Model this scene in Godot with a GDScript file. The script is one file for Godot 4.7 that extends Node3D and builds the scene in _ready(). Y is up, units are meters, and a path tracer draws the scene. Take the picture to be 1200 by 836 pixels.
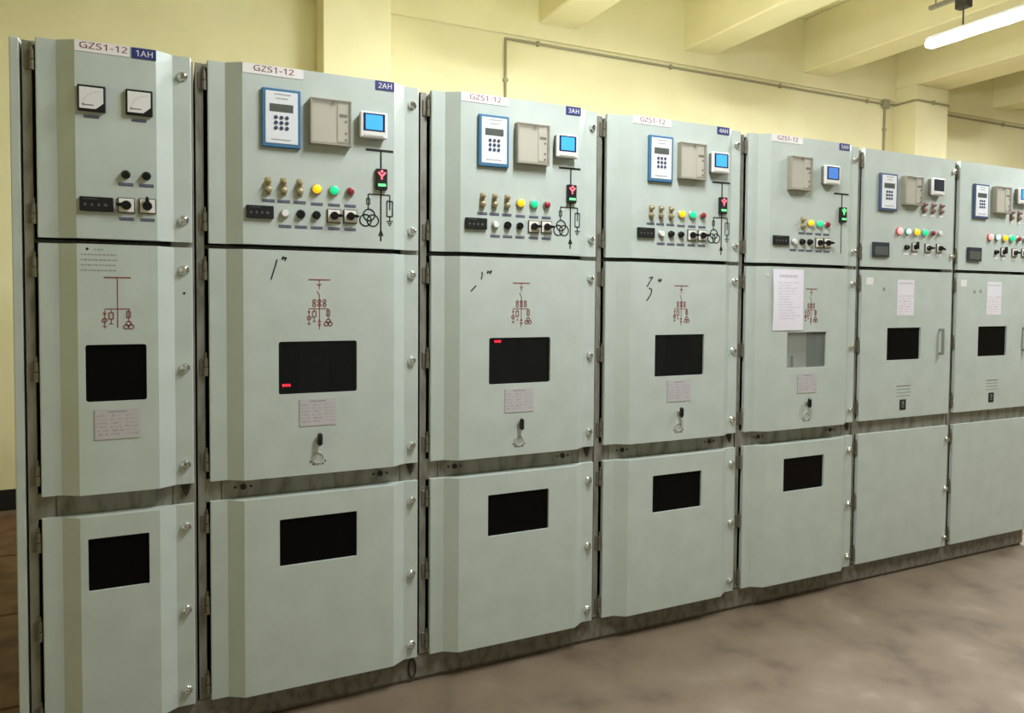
extends Node3D
# ---------------------------------------------------------------- switchgear room
const XB := [0.0, 0.4873, 1.2745, 2.0617, 2.8489, 3.6361, 4.4015, 5.1669]   # cabinet boundaries along the row
const ZW := -3.39      # back wall
const ZD := 0.02       # flange of a bent door
const ZC := 0.053      # raised middle of a bent door
const YB := 0.1085     # door bottom, top of the base channel
const YM0 := 0.8006
const YM1 := 0.8716
const YG0 := 1.6688
const YG1 := 1.6864
const YT := 2.3
const LAMP_DROP := -0.036
const LAMP_COLOR := Color(0.96, 0.97, 1.0)
const LAMP_POWER := 1.0
const PANEL_POWER := 15.0
var M := {}
var used := {}

func _ready() -> void:
	setup_camera()
	setup_air()
	materials()
	for l in [[5.87, -0.64, 1.0], [2.9, -0.64, 1.0], [9.4, -0.64, 1.0], [1.9, 1.3, 0.47], [5.4, 1.3, 0.45]]:
		tube_lamp(l[0], l[1], l[2])
	room()
	base_channel()
	for i in 7:
		cabinet(i)
	notice_sheet()
	conduit()

func setup_camera() -> void:
	var f := 860.7406
	var c := Camera3D.new()
	c.name = "camera"
	c.projection = Camera3D.PROJECTION_FRUSTUM
	c.near = 0.05
	c.far = 60.0
	c.size = c.near * 836.0 / f
	c.frustum_offset = Vector2(-14.1751, -39.9748) * c.near / f
	var b := Basis(Vector3.UP, -0.4445) * Basis(Vector3.RIGHT, -0.0341) * Basis(Vector3.BACK, 0.0077)
	c.transform = Transform3D(b, Vector3(0.4219, 1.5109, 2.7334))
	c.current = true
	add_child(c)

func setup_air() -> void:
	var e := Environment.new()
	e.background_mode = Environment.BG_COLOR
	e.background_color = Color(0, 0, 0)
	e.tonemap_mode = Environment.TONE_MAPPER_LINEAR
	e.tonemap_exposure = 1.0
	e.sdfgi_enabled = true
	e.ssao_enabled = true
	e.ssil_enabled = true
	var w := WorldEnvironment.new()
	w.name = "air"
	w.environment = e
	add_child(w)

# ---------------------------------------------------------------- materials
func mat(called: String, c: Color, rough := 0.6, metal := 0.0, spec := 0.5) -> StandardMaterial3D:
	var m := StandardMaterial3D.new()
	m.resource_name = called
	m.albedo_color = c
	m.roughness = rough
	m.metallic = metal
	m.metallic_specular = spec
	M[called] = m
	return m

func glow(called: String, c: Color, e: Color, k: float) -> StandardMaterial3D:
	var m := mat(called, c, 0.35)
	m.emission_enabled = true
	m.emission = e
	m.emission_energy_multiplier = k
	return m

func noisy(m: StandardMaterial3D, stops: Array, freq: float, scale: Vector3, sd: int, oct := 5, px := 512) -> void:
	var n := FastNoiseLite.new()
	n.seed = sd
	n.noise_type = FastNoiseLite.TYPE_SIMPLEX_SMOOTH
	n.frequency = freq
	n.fractal_octaves = oct
	var g := Gradient.new()
	var off := PackedFloat32Array()
	var col := PackedColorArray()
	for s in stops:
		off.append(s[0])
		col.append(s[1])
	g.offsets = off
	g.colors = col
	var t := NoiseTexture2D.new()
	t.width = px
	t.height = px
	t.seamless = true
	t.noise = n
	t.color_ramp = g
	m.albedo_texture = t
	m.uv1_triplanar = true
	m.uv1_world_triplanar = true
	m.uv1_scale = scale

func materials() -> void:
	var paint := mat("door_paint", Color(1, 1, 1), 0.42)
	noisy(paint, [[0.0, Color8(184, 195, 185)], [0.5, Color8(189, 200, 191)], [1.0, Color8(194, 205, 196)]], 0.012, Vector3(0.9, 0.9, 0.9), 3)
	var zinc := mat("zinc_frame", Color(1, 1, 1), 0.55, 0.35)
	noisy(zinc, [[0.0, Color8(104, 102, 90)], [0.3, Color8(132, 131, 118)], [0.5, Color8(142, 142, 129)], [1.0, Color8(154, 155, 142)]], 0.012, Vector3(3, 0.9, 3), 8)
	var chan := mat("base_paint", Color(1, 1, 1), 0.7)
	noisy(chan, [[0.0, Color8(92, 84, 70)], [0.35, Color8(112, 107, 95)], [0.5, Color8(120, 116, 104)], [1.0, Color8(132, 129, 117)]], 0.02, Vector3(2.2, 1.4, 2.2), 21)
	var wallp := mat("yellow_wall", Color(1, 1, 1), 0.8)
	noisy(wallp, [[0.0, Color8(232, 225, 176)], [0.5, Color8(236, 229, 182)], [1.0, Color8(240, 233, 188)]], 0.01, Vector3(0.3, 0.3, 0.3), 5)
	mat("top_paint", Color8(222, 224, 216), 0.6)
	mat("white_wall", Color8(176, 176, 170), 0.8)
	var fl := mat("concrete_floor", Color(1, 1, 1), 0.72)
	noisy(fl, [[0.0, Color8(84, 71, 55)], [0.25, Color8(103, 89, 71)], [0.4, Color8(111, 97, 78)], [0.6, Color8(115, 101, 81)], [0.8, Color8(120, 107, 88)], [1.0, Color8(136, 124, 106)]], 0.007, Vector3(0.34, 0.34, 0.34), 12, 7, 1024)
	var pl := mat("cover_plate_brown", Color(1, 1, 1), 0.6)
	noisy(pl, [[0.0, Color8(70, 46, 32)], [0.5, Color8(104, 74, 54)], [1.0, Color8(124, 94, 70)]], 0.012, Vector3(0.8, 0.8, 0.8), 17)
	mat("skirting_black", Color8(14, 13, 12), 0.6)
	mat("steel_dark", Color8(62, 60, 52), 0.5, 0.5)
	mat("steel_mid", Color8(140, 138, 126), 0.4, 0.7)
	mat("chrome", Color8(225, 226, 226), 0.12, 1.0)
	mat("rubber_black", Color8(16, 16, 16), 0.5)
	mat("plastic_black", Color8(22, 22, 23), 0.38)
	mat("plastic_knob", Color8(14, 14, 15), 0.22)
	mat("pane_black", Color8(7, 6, 6), 0.4, 0.0, 0.22)
	mat("interior", Color8(96, 100, 92), 0.7)
	mat("interior_grey", Color8(128, 134, 124), 0.6)
	mat("interior_dark", Color8(28, 29, 27), 0.6)
	mat("label_white", Color8(232, 230, 226), 0.5)
	mat("ink_red", Color8(128, 44, 46), 0.6)
	mat("ink_diagram", Color8(138, 80, 72), 0.6)
	mat("hinge_steel", Color8(116, 112, 98), 0.45, 0.4)
	mat("ring_red", Color8(214, 96, 92), 0.4)
	mat("ring_green", Color8(66, 150, 116), 0.4)
	mat("ink_note", Color8(146, 149, 138), 0.7)
	mat("socket_ring", Color8(176, 181, 172), 0.45)
	mat("ink_black", Color8(18, 18, 18), 0.5)
	mat("ink_faint", Color8(120, 122, 112), 0.7)
	mat("ink_marker", Color8(34, 36, 34), 0.6)
	mat("plate_blue", Color8(40, 52, 112), 0.45)
	mat("relay_blue", Color8(62, 116, 152), 0.45)
	mat("relay_navy", Color8(70, 88, 118), 0.45)
	mat("relay_face", Color8(226, 230, 232), 0.5)
	mat("relay_key", Color8(62, 74, 98), 0.4)
	mat("lcd_grey", Color8(88, 94, 88), 0.3)
	mat("lcd_off", Color8(58, 60, 70), 0.25)
	mat("bezel", Color8(224, 226, 222), 0.4)
	mat("bezel_side", Color8(112, 112, 100), 0.5)
	mat("screen_edge", Color8(14, 22, 48), 0.3)
	mat("beige", Color8(210, 209, 193), 0.5)
	mat("beige_rim", Color8(160, 157, 140), 0.4)
	mat("brass", Color8(168, 156, 118), 0.4, 0.3)
	mat("brown_socket", Color8(142, 112, 98), 0.5)
	mat("switch_plate", Color8(238, 235, 220), 0.5)
	mat("switch_edge", Color8(74, 70, 58), 0.5)
	mat("collar", Color8(176, 176, 168), 0.3, 0.5)
	mat("button_white", Color8(236, 236, 230), 0.4)
	mat("lamp_red_off", Color8(150, 48, 54), 0.3)
	mat("lamp_shell", Color8(210, 212, 210), 0.5)
	mat("conduit_grey", Color8(156, 150, 118), 0.6)
	mat("paper", Color8(236, 234, 240), 0.8)
	mat("tape", Color8(230, 228, 214), 0.4)
	mat("meter_face", Color8(226, 228, 224), 0.5)
	mat("digit_dim", Color8(92, 92, 92), 0.5)
	mat("handle_grey", Color8(146, 152, 146), 0.4, 0.4)
	glow("lamp_tube", Color(1, 1, 1), Color(0.95, 0.98, 1.0), 3.0)
	glow("lamp_yellow", Color8(250, 200, 30), Color8(255, 196, 0), 0.75)
	glow("lamp_green", Color8(30, 215, 150), Color8(0, 224, 140), 0.6)
	glow("lamp_white", Color8(230, 245, 245), Color8(190, 240, 240), 0.5)
	glow("lamp_pink", Color8(245, 190, 186), Color8(255, 190, 186), 0.45)
	glow("led_red", Color8(255, 50, 60), Color8(255, 40, 60), 26.0)
	glow("led_pink", Color8(255, 120, 130), Color8(255, 96, 110), 1.3)
	glow("led_green", Color8(120, 255, 150), Color8(90, 255, 130), 1.1)
	glow("screen_blue", Color8(60, 150, 240), Color8(56, 150, 246), 0.8)
	glow("screen_blue_dim", Color8(70, 120, 190), Color8(66, 118, 196), 0.55)
	var g := mat("clear_glass", Color(0.75, 0.8, 0.76, 0.16), 0.04)
	g.transparency = BaseMaterial3D.TRANSPARENCY_ALPHA
	var g3 := mat("smoked_glass", Color(0.05, 0.06, 0.055, 0.7), 0.05, 0.0, 0.35)
	g3.transparency = BaseMaterial3D.TRANSPARENCY_ALPHA
	var g2 := mat("clear_cover", Color(0.86, 0.84, 0.78, 0.16), 0.06)
	g2.transparency = BaseMaterial3D.TRANSPARENCY_ALPHA
	printed("print_nameplate", nameplate_image())
	printed("print_notice", notice_image())
	printed("print_sticker", sticker_image())
	printed("print_strip", strip_image())
	printed("print_mark", mark_image())

func printed(called: String, im: Image) -> void:
	var m := mat(called, Color(1, 1, 1), 0.55)
	m.albedo_texture = ImageTexture.create_from_image(im)

func nameplate_image() -> Image:
	var r := RandomNumberGenerator.new()
	r.seed = 4
	var im := Image.create(120, 88, false, Image.FORMAT_RGB8)
	im.fill(Color8(190, 187, 187))
	im.fill_rect(Rect2i(34, 5, 52, 4), Color8(150, 146, 150))
	for row in 6:
		var y := 16 + row * 11
		for col in [[6, 30], [42, 28], [82, 30]]:
			var x: int = col[0]
			while x < col[0] + col[1]:
				var w := r.randi_range(2, 6)
				im.fill_rect(Rect2i(x, y, w, r.randi_range(3, 6)), Color8(150, 144, 150).lerp(Color8(188, 184, 186), r.randf()))
				x += w + r.randi_range(1, 3)
	im.fill_rect(Rect2i(0, 0, 120, 2), Color8(176, 174, 176))
	im.fill_rect(Rect2i(0, 0, 2, 88), Color8(160, 158, 160))
	return im

func notice_image() -> Image:
	var r := RandomNumberGenerator.new()
	r.seed = 9
	var im := Image.create(140, 200, false, Image.FORMAT_RGB8)
	im.fill(Color8(236, 233, 242))
	for x in range(28, 112, 12):
		im.fill_rect(Rect2i(x, 18, 9, 9), Color8(196, 190, 204))
	var y := 42
	while y < 160:
		var x := 24
		var stop := r.randi_range(70, 122)
		while x < stop:
			var w := r.randi_range(3, 8)
			im.fill_rect(Rect2i(x, y, w, 4), Color8(204, 199, 212).lerp(Color8(222, 218, 228), r.randf()))
			x += w + 2
		y += 9
	return im

func sticker_image() -> Image:
	var r := RandomNumberGenerator.new()
	r.seed = 15
	var im := Image.create(64, 96, false, Image.FORMAT_RGB8)
	im.fill(Color8(228, 227, 232))
	im.fill_rect(Rect2i(4, 8, 56, 3), Color8(196, 192, 192))
	for y in range(42, 92, 7):
		var x := 6
		while x < 56:
			var w := r.randi_range(2, 6)
			im.fill_rect(Rect2i(x, y, w, 3), Color8(196, 164, 176).lerp(Color8(222, 206, 214), r.randf()))
			x += w + r.randi_range(2, 6)
	return im

func strip_image() -> Image:
	var r := RandomNumberGenerator.new()
	r.seed = 2
	var im := Image.create(56, 12, false, Image.FORMAT_RGB8)
	im.fill(Color8(78, 82, 98))
	var x := 4
	while x < 50:
		var w := r.randi_range(2, 4)
		im.fill_rect(Rect2i(x, r.randi_range(3, 5), w, r.randi_range(2, 4)), Color8(150, 154, 166))
		x += w + r.randi_range(1, 4)
	return im

func mark_image() -> Image:
	var im := Image.create(24, 32, false, Image.FORMAT_RGB8)
	im.fill(Color8(24, 30, 26))
	im.fill_rect(Rect2i(7, 6, 9, 3), Color8(150, 164, 150))
	im.fill_rect(Rect2i(13, 8, 3, 7), Color8(150, 164, 150))
	im.fill_rect(Rect2i(8, 14, 6, 3), Color8(150, 164, 150))
	im.fill_rect(Rect2i(7, 20, 10, 5), Color8(96, 116, 100))
	return im

# ---------------------------------------------------------------- mesh helpers
func begin() -> SurfaceTool:
	var s := SurfaceTool.new()
	s.begin(Mesh.PRIMITIVE_TRIANGLES)
	return s

func tri(s: SurfaceTool, a: Vector3, b: Vector3, c: Vector3, n: Vector3) -> void:
	if (b - a).cross(c - a).dot(n) > 0.0:
		var t := b
		b = c
		c = t
	for v in [a, b, c]:
		s.set_normal(n)
		s.add_vertex(v)

func quad(s: SurfaceTool, a: Vector3, b: Vector3, c: Vector3, d: Vector3, out: Vector3) -> void:
	var n := (b - a).cross(c - a)
	if n.length_squared() < 1e-16:
		n = (c - a).cross(d - a)
	n = n.normalized()
	if n.dot(out) < 0.0:
		n = -n
	tri(s, a, b, c, n)
	tri(s, a, c, d, n)

func box(s: SurfaceTool, lo: Vector3, hi: Vector3, bev := 0.0) -> void:
	var c := (lo + hi) / 2.0
	var h := (hi - lo) / 2.0
	var k := minf(bev, minf(h.x, minf(h.y, h.z)) * 0.9)
	for ax in 3:
		var u := (ax + 1) % 3
		var v := (ax + 2) % 3
		for sg in [-1.0, 1.0]:
			var p := []
			for q in [[-1, -1], [1, -1], [1, 1], [-1, 1]]:
				var w := Vector3.ZERO
				w[ax] = h[ax] * sg
				w[u] = (h[u] - k) * q[0]
				w[v] = (h[v] - k) * q[1]
				p.append(c + w)
			var n := Vector3.ZERO
			n[ax] = sg
			quad(s, p[0], p[1], p[2], p[3], n)
	if k <= 0.0:
		return
	for ax in 3:
		var u := (ax + 1) % 3
		var v := (ax + 2) % 3
		for q in [[-1, -1], [1, -1], [1, 1], [-1, 1]]:
			var p := []
			for e in [[-1, 0], [1, 0], [1, 1], [-1, 1]]:
				var w := Vector3.ZERO
				w[ax] = (h[ax] - k) * e[0]
				w[u] = (h[u] - (k if e[1] == 0 else 0.0)) * q[0]
				w[v] = (h[v] - (0.0 if e[1] == 0 else k)) * q[1]
				p.append(c + w)
			var n := Vector3.ZERO
			n[u] = q[0]
			n[v] = q[1]
			quad(s, p[0], p[1], p[2], p[3], n)
	for x in [-1, 1]:
		for y in [-1, 1]:
			for z in [-1, 1]:
				var d := Vector3(x, y, z)
				tri(s, c + Vector3(x * h.x, y * (h.y - k), z * (h.z - k)), c + Vector3(x * (h.x - k), y * h.y, z * (h.z - k)), c + Vector3(x * (h.x - k), y * (h.y - k), z * h.z), d.normalized())

# turned profile: points (radius, height along axis)
func lathe(s: SurfaceTool, at: Vector3, axis: Vector3, prof: Array, n := 16) -> void:
	var w := axis.normalized()
	var u := w.cross(Vector3.UP if absf(w.y) < 0.9 else Vector3.RIGHT).normalized()
	var v := w.cross(u)
	for i in prof.size() - 1:
		var r0: float = prof[i][0]
		var h0: float = prof[i][1]
		var r1: float = prof[i + 1][0]
		var h1: float = prof[i + 1][1]
		var sl := Vector2(h1 - h0, r0 - r1).normalized()   # (radial, axial) normal
		for k in n:
			var pts := []
			var nrm := []
			for q in [k, k + 1]:
				var a: float = TAU * q / n
				var d := u * cos(a) + v * sin(a)
				pts.append(at + d * r0 + w * h0)
				pts.append(at + d * r1 + w * h1)
				nrm.append((d * sl.x + w * sl.y).normalized())
			for t in [[0, 1, 3], [0, 3, 2]]:
				var a3: Vector3 = pts[t[0]]
				var b3: Vector3 = pts[t[1]]
				var c3: Vector3 = pts[t[2]]
				var f := (b3 - a3).cross(c3 - a3)
				if f.length_squared() < 1e-18:
					continue
				var order: Array = t if f.dot(nrm[0]) < 0.0 else [t[0], t[2], t[1]]
				for o in order:
					s.set_normal(nrm[0] if o < 2 else nrm[1])
					s.add_vertex(pts[o])

func rod(s: SurfaceTool, a: Vector3, b: Vector3, r: float, n := 10) -> void:
	var l := (b - a).length()
	lathe(s, a, b - a, [[0.0, 0.0], [r, 0.0], [r, l], [0.0, l]], n)

# flat stroke of thickness w on a door face
func stroke(s: SurfaceTool, a: Vector2, b: Vector2, w: float, z: float, t := 0.0012) -> void:
	var d := (b - a).normalized()
	var p := Vector2(-d.y, d.x) * w / 2.0
	var q := [a + p, b + p, b - p, a - p]
	flat_poly(s, q, z, t)

func flat_poly(s: SurfaceTool, q: Array, z: float, t: float) -> void:
	var c := Vector2.ZERO
	for v in q:
		c += v / q.size()
	for i in q.size():
		var a: Vector2 = q[i]
		var b: Vector2 = q[(i + 1) % q.size()]
		tri(s, Vector3(a.x, a.y, z + t), Vector3(b.x, b.y, z + t), Vector3(c.x, c.y, z + t), Vector3.BACK)
		var o := (a + b) / 2.0 - c
		quad(s, Vector3(a.x, a.y, z), Vector3(b.x, b.y, z), Vector3(b.x, b.y, z + t), Vector3(a.x, a.y, z + t), Vector3(o.x, o.y, 0))

func ring(s: SurfaceTool, c: Vector2, r: float, w: float, z: float, n := 20) -> void:
	for i in n:
		stroke(s, c + Vector2.from_angle(TAU * i / n) * r, c + Vector2.from_angle(TAU * (i + 1.06) / n) * r, w, z)

func path(s: SurfaceTool, pts: Array, w: float, z: float) -> void:
	for i in pts.size() - 1:
		stroke(s, pts[i], pts[i + 1], w, z)

func outline(s: SurfaceTool, x0: float, y0: float, x1: float, y1: float, w: float, z: float) -> void:
	stroke(s, Vector2(x0, y0), Vector2(x1, y0), w, z)
	stroke(s, Vector2(x0, y1), Vector2(x1, y1), w, z)
	stroke(s, Vector2(x0, y0), Vector2(x0, y1), w, z)
	stroke(s, Vector2(x1, y0), Vector2(x1, y1), w, z)

func put(called: String, s: SurfaceTool, m: String, parent: Node) -> MeshInstance3D:
	var o := MeshInstance3D.new()
	o.name = called
	o.mesh = s.commit()
	o.material_override = M[m]
	parent.add_child(o, true)
	return o

func put_box(called: String, lo: Vector3, hi: Vector3, m: String, parent: Node, bev := 0.0) -> MeshInstance3D:
	var s := begin()
	box(s, lo, hi, bev)
	return put(called, s, m, parent)

# printed card: thin sheet with its print on the front face
func card(called: String, x0: float, y0: float, x1: float, y1: float, z: float, t: float, m: String, parent: Node) -> MeshInstance3D:
	var s := begin()
	var p := [Vector3(x0, y0, z + t), Vector3(x1, y0, z + t), Vector3(x1, y1, z + t), Vector3(x0, y1, z + t)]
	var uv := [Vector2(0, 1), Vector2(1, 1), Vector2(1, 0), Vector2(0, 0)]
	for i in [0, 2, 1, 0, 3, 2]:
		s.set_normal(Vector3.BACK)
		s.set_uv(uv[i])
		s.add_vertex(p[i])
	var e := [[p[0], p[1], Vector3.DOWN], [p[1], p[2], Vector3.RIGHT], [p[2], p[3], Vector3.UP], [p[3], p[0], Vector3.LEFT]]
	for q in e:
		var a: Vector3 = q[0]
		var b: Vector3 = q[1]
		s.set_uv(Vector2(0.01, 0.01))
		quad(s, a, b, b - Vector3(0, 0, t), a - Vector3(0, 0, t), q[2])
	return put(called, s, m, parent)

func text(words: String, c: Vector3, h: float, m: String, parent: Node, squeeze := 1.0) -> void:
	var f := SystemFont.new()
	f.font_names = PackedStringArray(["Droid Sans"])
	var t := TextMesh.new()
	t.text = words
	t.font = f
	t.font_size = 48
	t.pixel_size = h / 34.5
	t.depth = 0.0008
	t.curve_step = 2.0
	var o := MeshInstance3D.new()
	o.name = "lettering"
	o.mesh = t
	o.material_override = M[m]
	o.position = c
	o.scale = Vector3(squeeze, 1, 1)
	parent.add_child(o, true)

func tag(o: Node, label: String, category: String, group := "", kind := "") -> void:
	o.set_meta("label", label)
	if category != "":
		o.set_meta("category", category)
	if group != "":
		o.set_meta("group", group)
	if kind != "":
		o.set_meta("kind", kind)

func thing(called: String, at: Vector3) -> Node3D:
	var o := Node3D.new()
	used[called] = used.get(called, -1) + 1
	o.name = called if used[called] == 0 else "%s_%03d" % [called, used[called]]
	o.position = at
	add_child(o)
	return o

# ---------------------------------------------------------------- room
func struct(called: String, lo: Vector3, hi: Vector3, m: String, label: String, bev := 0.0) -> MeshInstance3D:
	var o := put_box(called, lo, hi, m, self, bev)
	tag(o, label, called.get_slice("_", 0), "", "structure")
	return o

func room() -> void:
	var x0 := -2.1
	var x1 := 14.6
	var z1 := 5.8
	var yc := 4.6
	struct("floor", Vector3(x0, -0.15, ZW), Vector3(x1, 0, z1), "concrete_floor", "stained brown concrete floor of the switchgear room")
	var fo := get_node("floor")
	for k in 4:
		put_box("cover_plate", Vector3(-1.95, 0.0, -3.2 + k * 0.93), Vector3(-0.06, 0.012, -2.285 + k * 0.93), "cover_plate_brown", fo, 0.004)
	var cl := struct("ceiling", Vector3(x0, yc, ZW), Vector3(x1, yc + 0.15, z1), "yellow_wall", "yellow ceiling crossed by square beams")
	for b in [[-1.56, -1.19], [0.05, 0.42], [1.5, 2.02], [3.45, 3.85], [5.09, 5.47], [6.72, 7.09], [8.22, 8.78], [10.05, 10.42], [11.7, 12.07], [13.3, 13.67]]:
		put_box("beam", Vector3(b[0], 4.02, ZW), Vector3(b[1], yc, z1), "yellow_wall", cl, 0.012)
	struct("wall_back", Vector3(x0 - 0.15, -0.15, ZW - 0.2), Vector3(x1 + 0.15, yc + 0.15, ZW), "yellow_wall", "pale yellow wall behind the row of cabinets")
	struct("trim_1", Vector3(1.47, 0, ZW), Vector3(2.0, 4.02, ZW + 0.3), "yellow_wall", "yellow pilaster on the wall behind the 2AH cabinet", 0.006)
	struct("trim_2", Vector3(8.22, 0, ZW), Vector3(8.78, 4.02, ZW + 0.3), "yellow_wall", "yellow pilaster on the wall with the conduit bent around it", 0.006)
	var n := 3
	for r in [[x0, 1.47], [2.0, 8.22], [8.78, x1]]:
		struct("trim_%d" % n, Vector3(r[0], 3.875, ZW), Vector3(r[1], yc, ZW + 0.03), "yellow_wall", ["yellow ledge of the wall left of the first pilaster", "yellow ledge of the wall between the two pilasters", "yellow ledge of the wall right of the second pilaster"][n - 3], 0.006)
		n += 1
	struct("wall_front", Vector3(x0 - 0.15, -0.15, z1), Vector3(x1 + 0.15, yc + 0.15, z1 + 0.2), "white_wall", "white wall across the aisle from the cabinets")
	struct("wall_left", Vector3(x0 - 0.2, -0.15, ZW), Vector3(x0, yc + 0.15, z1), "yellow_wall", "yellow end wall left of the cabinets")
	struct("wall_right", Vector3(x1, -0.15, ZW), Vector3(x1 + 0.2, yc + 0.15, z1), "yellow_wall", "yellow end wall far right")
	struct("baseboard_back", Vector3(x0, 0, ZW), Vector3(x1, 0.145, ZW + 0.012), "skirting_black", "black baseboard along the back wall")

# tube lamp hung from the ceiling, running across the room
func tube_lamp(x: float, z: float, dim := 1.0) -> void:
	var y := 3.55
	var o := thing("tube_lamp", Vector3(x, y, z))
	tag(o, "lit white tube lamp hanging below the ceiling beams" if used["tube_lamp"] == 0 else ["", "white tube lamp over the cabinets left of the lit one in view", "white tube lamp over the cabinets at the far right", "white tube lamp over the aisle in front of the 3AH cabinet", "white tube lamp over the aisle in front of the last cabinet"][used["tube_lamp"]], "lamp", "tube lamps under the ceiling")
	var s := begin()
	box(s, Vector3(-0.045, -0.03, -0.61), Vector3(0.045, 0.028, 0.61), 0.012)
	put("diffuser", s, "lamp_tube", o)
	put_box("housing", Vector3(-0.046, 0.028, -0.6), Vector3(0.046, 0.05, 0.6), "lamp_shell", o, 0.004)
	for e in [-0.32, 0.32]:
		var w := begin()
		rod(w, Vector3(0, 0.06, e), Vector3(0.0, 0.2, e), 0.006, 8)
		put("hanger", w, "steel_dark", o)
		put_box("bracket", Vector3(-0.035, 0.19, e - 0.05), Vector3(0.035, 0.27, e + 0.05), "steel_dark", o, 0.005)
	var r := begin()
	box(r, Vector3(-0.02, 0.27, -0.6), Vector3(0.02, 0.3, 0.6), 0.004)
	put("rail", r, "steel_mid", o)
	for e in [-0.55, 0.55]:
		var d := begin()
		rod(d, Vector3(0, 0.3, e), Vector3(0, 1.05, e), 0.006, 8)
		put("drop_rod", d, "steel_mid", o)
	for e in [-0.4, 0.0, 0.4]:
		var l := OmniLight3D.new()
		l.name = "lamp_light"
		l.position = Vector3(0, LAMP_DROP, e)
		l.light_color = LAMP_COLOR
		l.light_energy = LAMP_POWER * dim
		l.light_size = 0.012
		l.omni_range = 30.0
		l.omni_attenuation = 2.0
		l.shadow_enabled = true
		o.add_child(l, true)
	var d := AreaLight3D.new()
	d.name = "lamp_panel_light"
	d.area_size = Vector2(0.066, 1.19)
	d.rotation = Vector3(-PI / 2, 0, 0)
	d.position = Vector3(0, -0.034, 0)
	d.light_color = LAMP_COLOR
	d.light_energy = PANEL_POWER * dim
	d.area_range = 30.0
	d.shadow_enabled = true
	o.add_child(d, true)

func base_channel() -> void:
	var s := begin()
	box(s, Vector3(0, 0.012, -1.5), Vector3(5.164, YB - 0.002, -0.004), 0.004)
	box(s, Vector3(0.005, 0, -1.49), Vector3(5.158, 0.013, -0.016))
	var o := put("base_channel", s, "base_paint", self)
	tag(o, "long stained grey steel channel that carries the whole row of cabinets", "channel")
	var r := begin()
	for i in 20:
		var a := TAU * i / 20
		var b := TAU * (i + 1) / 20
		rod(r, Vector3(0.4873 + 0.763 + cos(a) * 0.014, 0.057 + sin(a) * 0.036, 0), Vector3(0.4873 + 0.763 + cos(b) * 0.014, 0.057 + sin(b) * 0.036, 0), 0.0035, 6)
	put("earth_ring", r, "steel_dark", o)

# ---------------------------------------------------------------- cabinet parts
# door sheet folded along PROF [(x, z)...] from y0 to y1, with a window opening in the widest fold
func door_mesh(prof: Array, y0: float, y1: float, hole = null, rad := 0.006) -> SurfaceTool:
	var s := begin()
	var wide := 0
	for i in prof.size() - 1:
		if prof[i + 1].x - prof[i].x > prof[wide + 1].x - prof[wide].x:
			wide = i
	for i in prof.size() - 1:
		var a: Vector2 = prof[i]
		var b: Vector2 = prof[i + 1]
		var n := Vector3(-(b.y - a.y), 0, b.x - a.x)
		if i == wide and hole != null:
			holed(s, a.x, y0, b.x, y1, hole, rad, a.y)
		else:
			quad(s, Vector3(a.x, y0, a.y), Vector3(b.x, y0, b.y), Vector3(b.x, y1, b.y), Vector3(a.x, y1, a.y), n)
		for e in [[y0, Vector3.DOWN], [y1, Vector3.UP]]:
			if b.x - a.x > 1e-5:
				quad(s, Vector3(a.x, e[0], 0), Vector3(b.x, e[0], 0), Vector3(b.x, e[0], b.y), Vector3(a.x, e[0], a.y), e[1])
	return s

func holed(s: SurfaceTool, x0: float, y0: float, x1: float, y1: float, h: Rect2, r: float, z: float) -> void:
	var a := h.position
	var b := h.end
	var xs := [x0, a.x, b.x, x1]
	var ys := [y0, a.y, b.y, y1]
	for i in 3:
		for j in 3:
			if i != 1 or j != 1:
				quad(s, Vector3(xs[i], ys[j], z), Vector3(xs[i + 1], ys[j], z), Vector3(xs[i + 1], ys[j + 1], z), Vector3(xs[i], ys[j + 1], z), Vector3.BACK)
	var loop := []
	for q in [[a.x, a.y, 1, 1, PI], [b.x, a.y, -1, 1, PI * 1.5], [b.x, b.y, -1, -1, 0.0], [a.x, b.y, 1, -1, PI / 2]]:
		var corner := Vector2(q[0], q[1])
		var c := corner + Vector2(q[2], q[3]) * r
		var last := Vector2.INF
		for k in 5:
			var p := c + Vector2.from_angle(q[4] + PI / 2 * k / 4.0) * r
			if k > 0:
				tri(s, Vector3(corner.x, corner.y, z), Vector3(last.x, last.y, z), Vector3(p.x, p.y, z), Vector3.BACK)
			last = p
			loop.append(p)
	var mid := h.get_center()
	for i in loop.size():
		var p: Vector2 = loop[i]
		var q: Vector2 = loop[(i + 1) % loop.size()]
		var o := mid - (p + q) / 2.0
		quad(s, Vector3(p.x, p.y, z), Vector3(q.x, q.y, z), Vector3(q.x, q.y, z - 0.01), Vector3(p.x, p.y, z - 0.01), Vector3(o.x, o.y, 0))

func profile(w: float, bent: bool) -> Array:
	var v := func(x, z): return Vector2(x, z)
	if bent:
		return [v.call(0.0404, 0.0), v.call(0.0404, ZD - 0.003), v.call(0.0434, ZD), v.call(0.0956, ZD), v.call(0.1476, ZC), v.call(w - 0.1134, ZC), v.call(w - 0.065, ZD), v.call(w - 0.0125, ZD), v.call(w - 0.0095, ZD - 0.003), v.call(w - 0.0095, 0.0)]
	return [v.call(0.0353, 0.0), v.call(0.0353, ZD - 0.003), v.call(0.0383, ZD), v.call(w - 0.0125, ZD), v.call(w - 0.0095, ZD - 0.003), v.call(w - 0.0095, 0.0)]

func bolt(x: float, y: float, z: float, door: Node) -> void:
	var s := begin()
	lathe(s, Vector3(x, y, z), Vector3.BACK, [[0.0165, 0.0], [0.0165, 0.003], [0.014, 0.006], [0.013, 0.01], [0.0105, 0.0145], [0.0075, 0.016], [0.007, 0.009], [0.0, 0.009]], 18)
	put("bolt", s, "chrome", door)

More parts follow.
